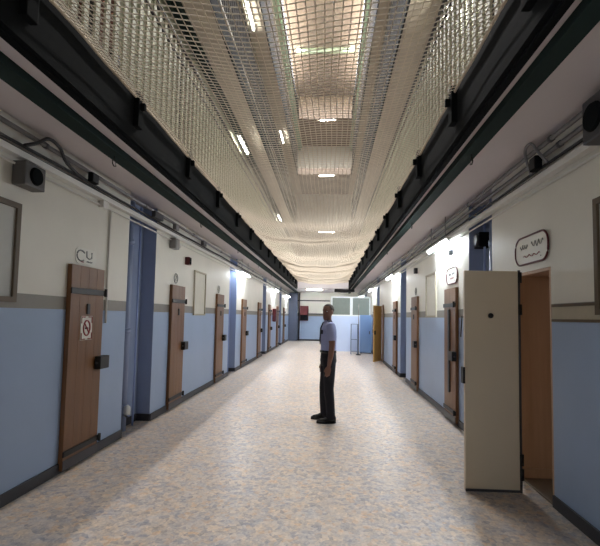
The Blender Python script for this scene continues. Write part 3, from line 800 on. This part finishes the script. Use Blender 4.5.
def guard():
    r = empty('person', (-.01, 6.62, 0), R(-80), 'standing guard in a pale blue short-sleeved shirt and navy trousers, arms at his sides', 'person')
    mb = MB()
    # trunk
    mb.loft([ell((0, .01, z), rx, ry, 24) for z, rx, ry in ((.86, .13, .09), (.93, .155, .105), (1.05, .145, .10), (1.15, .15, .105), (1.28, .17, .115), (1.38, .175, .11), (1.45, .14, .085), (1.49, .07, .06))])
    # neck
    limb(mb, [(0, .015, 1.45), (0, .0, 1.52), (0, -.01, 1.58)], [.062, .056, .058])
    # head
    H = [(1.525, -.045, .030, .035), (1.545, -.04, .048, .058), (1.575, -.028, .062, .078), (1.61, -.018, .070, .088), (1.65, -.010, .075, .095), (1.69, -.006, .076, .097), (1.725, .0, .068, .086), (1.75, .004, .045, .058), (1.762, .006, .018, .022)]
    mb.loft([ell((0, y, z), rx, ry, 22) for z, y, rx, ry in H])
    # nose, brow, lips, ears
    limb(mb, [(0, -.098, 1.665), (0, -.112, 1.64), (0, -.122, 1.618), (0, -.108, 1.607)], [(.008, .01), (.010, .012), (.015, .013), (.012, .01)], 10)
    limb(mb, [(-.05, -.082, 1.672), (0, -.10, 1.676), (.05, -.082, 1.672)], [.009, .011, .009], 8)
    limb(mb, [(-.024, -.096, 1.583), (0, -.106, 1.584), (.024, -.096, 1.583)], [.005, .0085, .005], 8)
    limb(mb, [(-.02, -.096, 1.573), (0, -.104, 1.572), (.02, -.096, 1.573)], [.005, .008, .005], 8)
    for s in (-1, 1):
        mb.loft([ell((s * x, .008, 1.635), .0, .0, 8, (1, 0, 0)) if False else [Vector((s * x, .008 + ry * cos(a), 1.637 + rz * sin(a))) for a in [2 * pi * k / 10 for k in range(10)]] for x, ry, rz in ((.062, .012, .02), (.078, .018, .03), (.086, .017, .029))])
        # arm
        limb(mb, ARM[s], ARM_R)
        # palm and digits
        px, py, pz = s * .258, -.027, .85
        limb(mb, [(px, py + .002, pz), (px, py, pz - .035), (px, py - .006, pz - .075), (px - s * .002, py - .010, pz - .09)], [(.018, .026), (.017, .038), (.016, .041), (.012, .036)], 12)
        for k, (oy, ln) in enumerate(((-.034, .070), (-.012, .080), (.010, .074), (.031, .058))):
            b = Vector((px, py - .01 + oy, pz - .085))
            limb(mb, [b + Vector((0, 0, .03)), b, b + Vector((-s * .004, -.003, -ln * .45)), b + Vector((-s * .014, -.006, -ln * .78)), b + Vector((-s * .024, -.006, -ln))], [.009, .0095, .009, .008, .006], 8)
        b = Vector((px, py - .035, pz - .02))
        limb(mb, [b + Vector((0, .02, .012)), b + Vector((-s * .004, -.008, -.018)), b + Vector((-s * .010, -.022, -.045)), b + Vector((-s * .016, -.026, -.068))], [.012, .012, .010, .007], 8)
        limb(mb, LEG[s], [(.085, .095), (.075, .08), (.055, .06), (.05, .055), (.035, .04)])
        fx, fy = FOOT[s]
        limb(mb, [(fx, fy + .04, .05), (fx, fy - .03, .045), (fx, fy - .14, .03)], [.032, .034, .025], 10)
    body = turn(mb).build('body', skin, r, True); remesh(body, .0065, 3)
    # eyes
    ew = mat('eye_white', (200, 196, 190), .3, noise=0)
    for s in (-1, 1):
        e = MB(); e.loft([[Vector((s * .029 + rr * cos(a), yy, 1.652 + rr * .62 * sin(a))) for a in [2 * pi * k / 10 for k in range(10)]] for yy, rr in ((-.085, .014), (-.096, .012), (-.1, .004))]); turn(e); e = e.build('eye', ew, r, True)
        turn(MB().tube([(s * .029, -.098, 1.652), (s * .029, -.1025, 1.652)], [.0055, .003], 10)).build('iris', black_m, e)
    # hair: short cap on top, back and sides
    hb = bmesh.new(); bmesh.ops.create_uvsphere(hb, u_segments=28, v_segments=18, radius=1)
    for v in hb.verts: v.co = Vector((v.co.x * .0815, v.co.y * .102, v.co.z * .088))
    kill = [v for v in hb.verts if (v.co.z < -.01 and v.co.y < .045) or v.co.z < -.055 or (v.co.y < -.062 and v.co.z < .045)]
    bmesh.ops.delete(hb, geom=kill, context='VERTS')
    h_ = MB(); h_.bm.free(); h_.bm = hb
    ho = h_.build('hair', hair_m, r, True); ho.location = (0, .004, 1.682); ho.rotation_euler.z = HY
    sd = ho.modifiers.new('solid', 'SOLIDIFY'); sd.thickness = .006; sd.offset = -1
    # shirt
    mb = MB()
    mb.loft([ell((0, .01, z), rx, ry, 24) for z, rx, ry in ((1.03, .158, .112), (1.07, .170, .118), (1.15, .170, .116), (1.28, .184, .122), (1.38, .190, .118), (1.45, .155, .098), (1.487, .085, .074))])
    for s in (-1, 1):
        limb(mb, [(s * .11, 0, 1.45), (s * .20, .004, 1.43), (s * .236, .01, 1.33), (s * .246, .014, 1.22)], [.06, .074, .070, .068])
    sh = mb.build('shirt', shirt_m, r, True); remesh(sh, .009, 3)
    MB().loft([ell((0, .003, z), rx, ry, 20) for z, rx, ry in ((1.475, .078, .074), (1.50, .068, .066), (1.515, .066, .064))]).build('collar', shirt_m, r, True)
    for s in (-1, 1):
        MB().loft([[Vector((s * x, y_, z_)) for y_, z_ in ((-.028, z), (.032, z), (.032, z + .012), (-.028, z + .012))] for x, z in ((.085, 1.508), (.15, 1.497), (.205, 1.477))]).build('epaulette', navy_m, r)
    MB().loft([[Vector((x_, y, z)) for x_ in (-w, w)] + [Vector((w, y - .012, z)), Vector((-w, y - .012, z))] for w, y, z in ((.018, -.068, 1.49), (.026, -.106, 1.40), (.03, -.116, 1.22), (.004, -.112, 1.15))]).build('tie', navy_m, r)
    MB().box(.07, .12, -.118, -.098, 1.31, 1.37, .004).build('badge', navy_m, r)
    MB().loft([ell((0, .01, z), .174, .121, 28) for z in (1.025, 1.065)]).build('belt', shoe_m, r, True)
    MB().box(-.022, .022, -.121, -.108, 1.027, 1.063, .003).build('buckle', grey_m, r)
    # trousers
    mb = MB()
    mb.loft([ell((0, .012, z), rx, ry, 24) for z, rx, ry in ((.82, .155, .10), (.90, .178, .124), (.98, .172, .118), (1.04, .164, .112))])
    for s in (-1, 1):
        L_ = LEG[s]
        limb(mb, [L_[0], L_[1], L_[2], L_[3], (L_[4][0], L_[4][1], .05)], [(.092, .108), (.082, .088), (.068, .074), (.062, .070), (.058, .066)])
    tr = mb.build('trousers', trou_m, r, True); remesh(tr, .009, 3)
    for s in (-1, 1):
        fx, fy = FOOT[s]
        mb = MB()
        mb.loft([[Vector((fx + rx * cos(a), fy + y_, max(.003, .045 * 0 + zc + rz * sin(a)))) for a in [2 * pi * k / 16 for k in range(16)]]
                 for y_, rx, rz, zc in ((.075, .022, .03, .05), (.065, .036, .055, .055), (.0, .042, .065, .06), (-.05, .043, .055, .05), (-.11, .050, .04, .036), (-.17, .046, .034, .030), (-.205, .028, .022, .022), (-.215, .012, .012, .02))])
        sh_ = mb.build('shoe', shoe_m, r, True)
        MB().loft([[Vector((fx + w * cos(a), fy - .068 + l * sin(a), z)) for a in [2 * pi * k / 20 for k in range(20)]] for z, w, l in ((.0, .046, .148), (.012, .048, .150))]).build('sole', dark_m, sh_)
guard()
print('objects', len(bpy.data.objects))
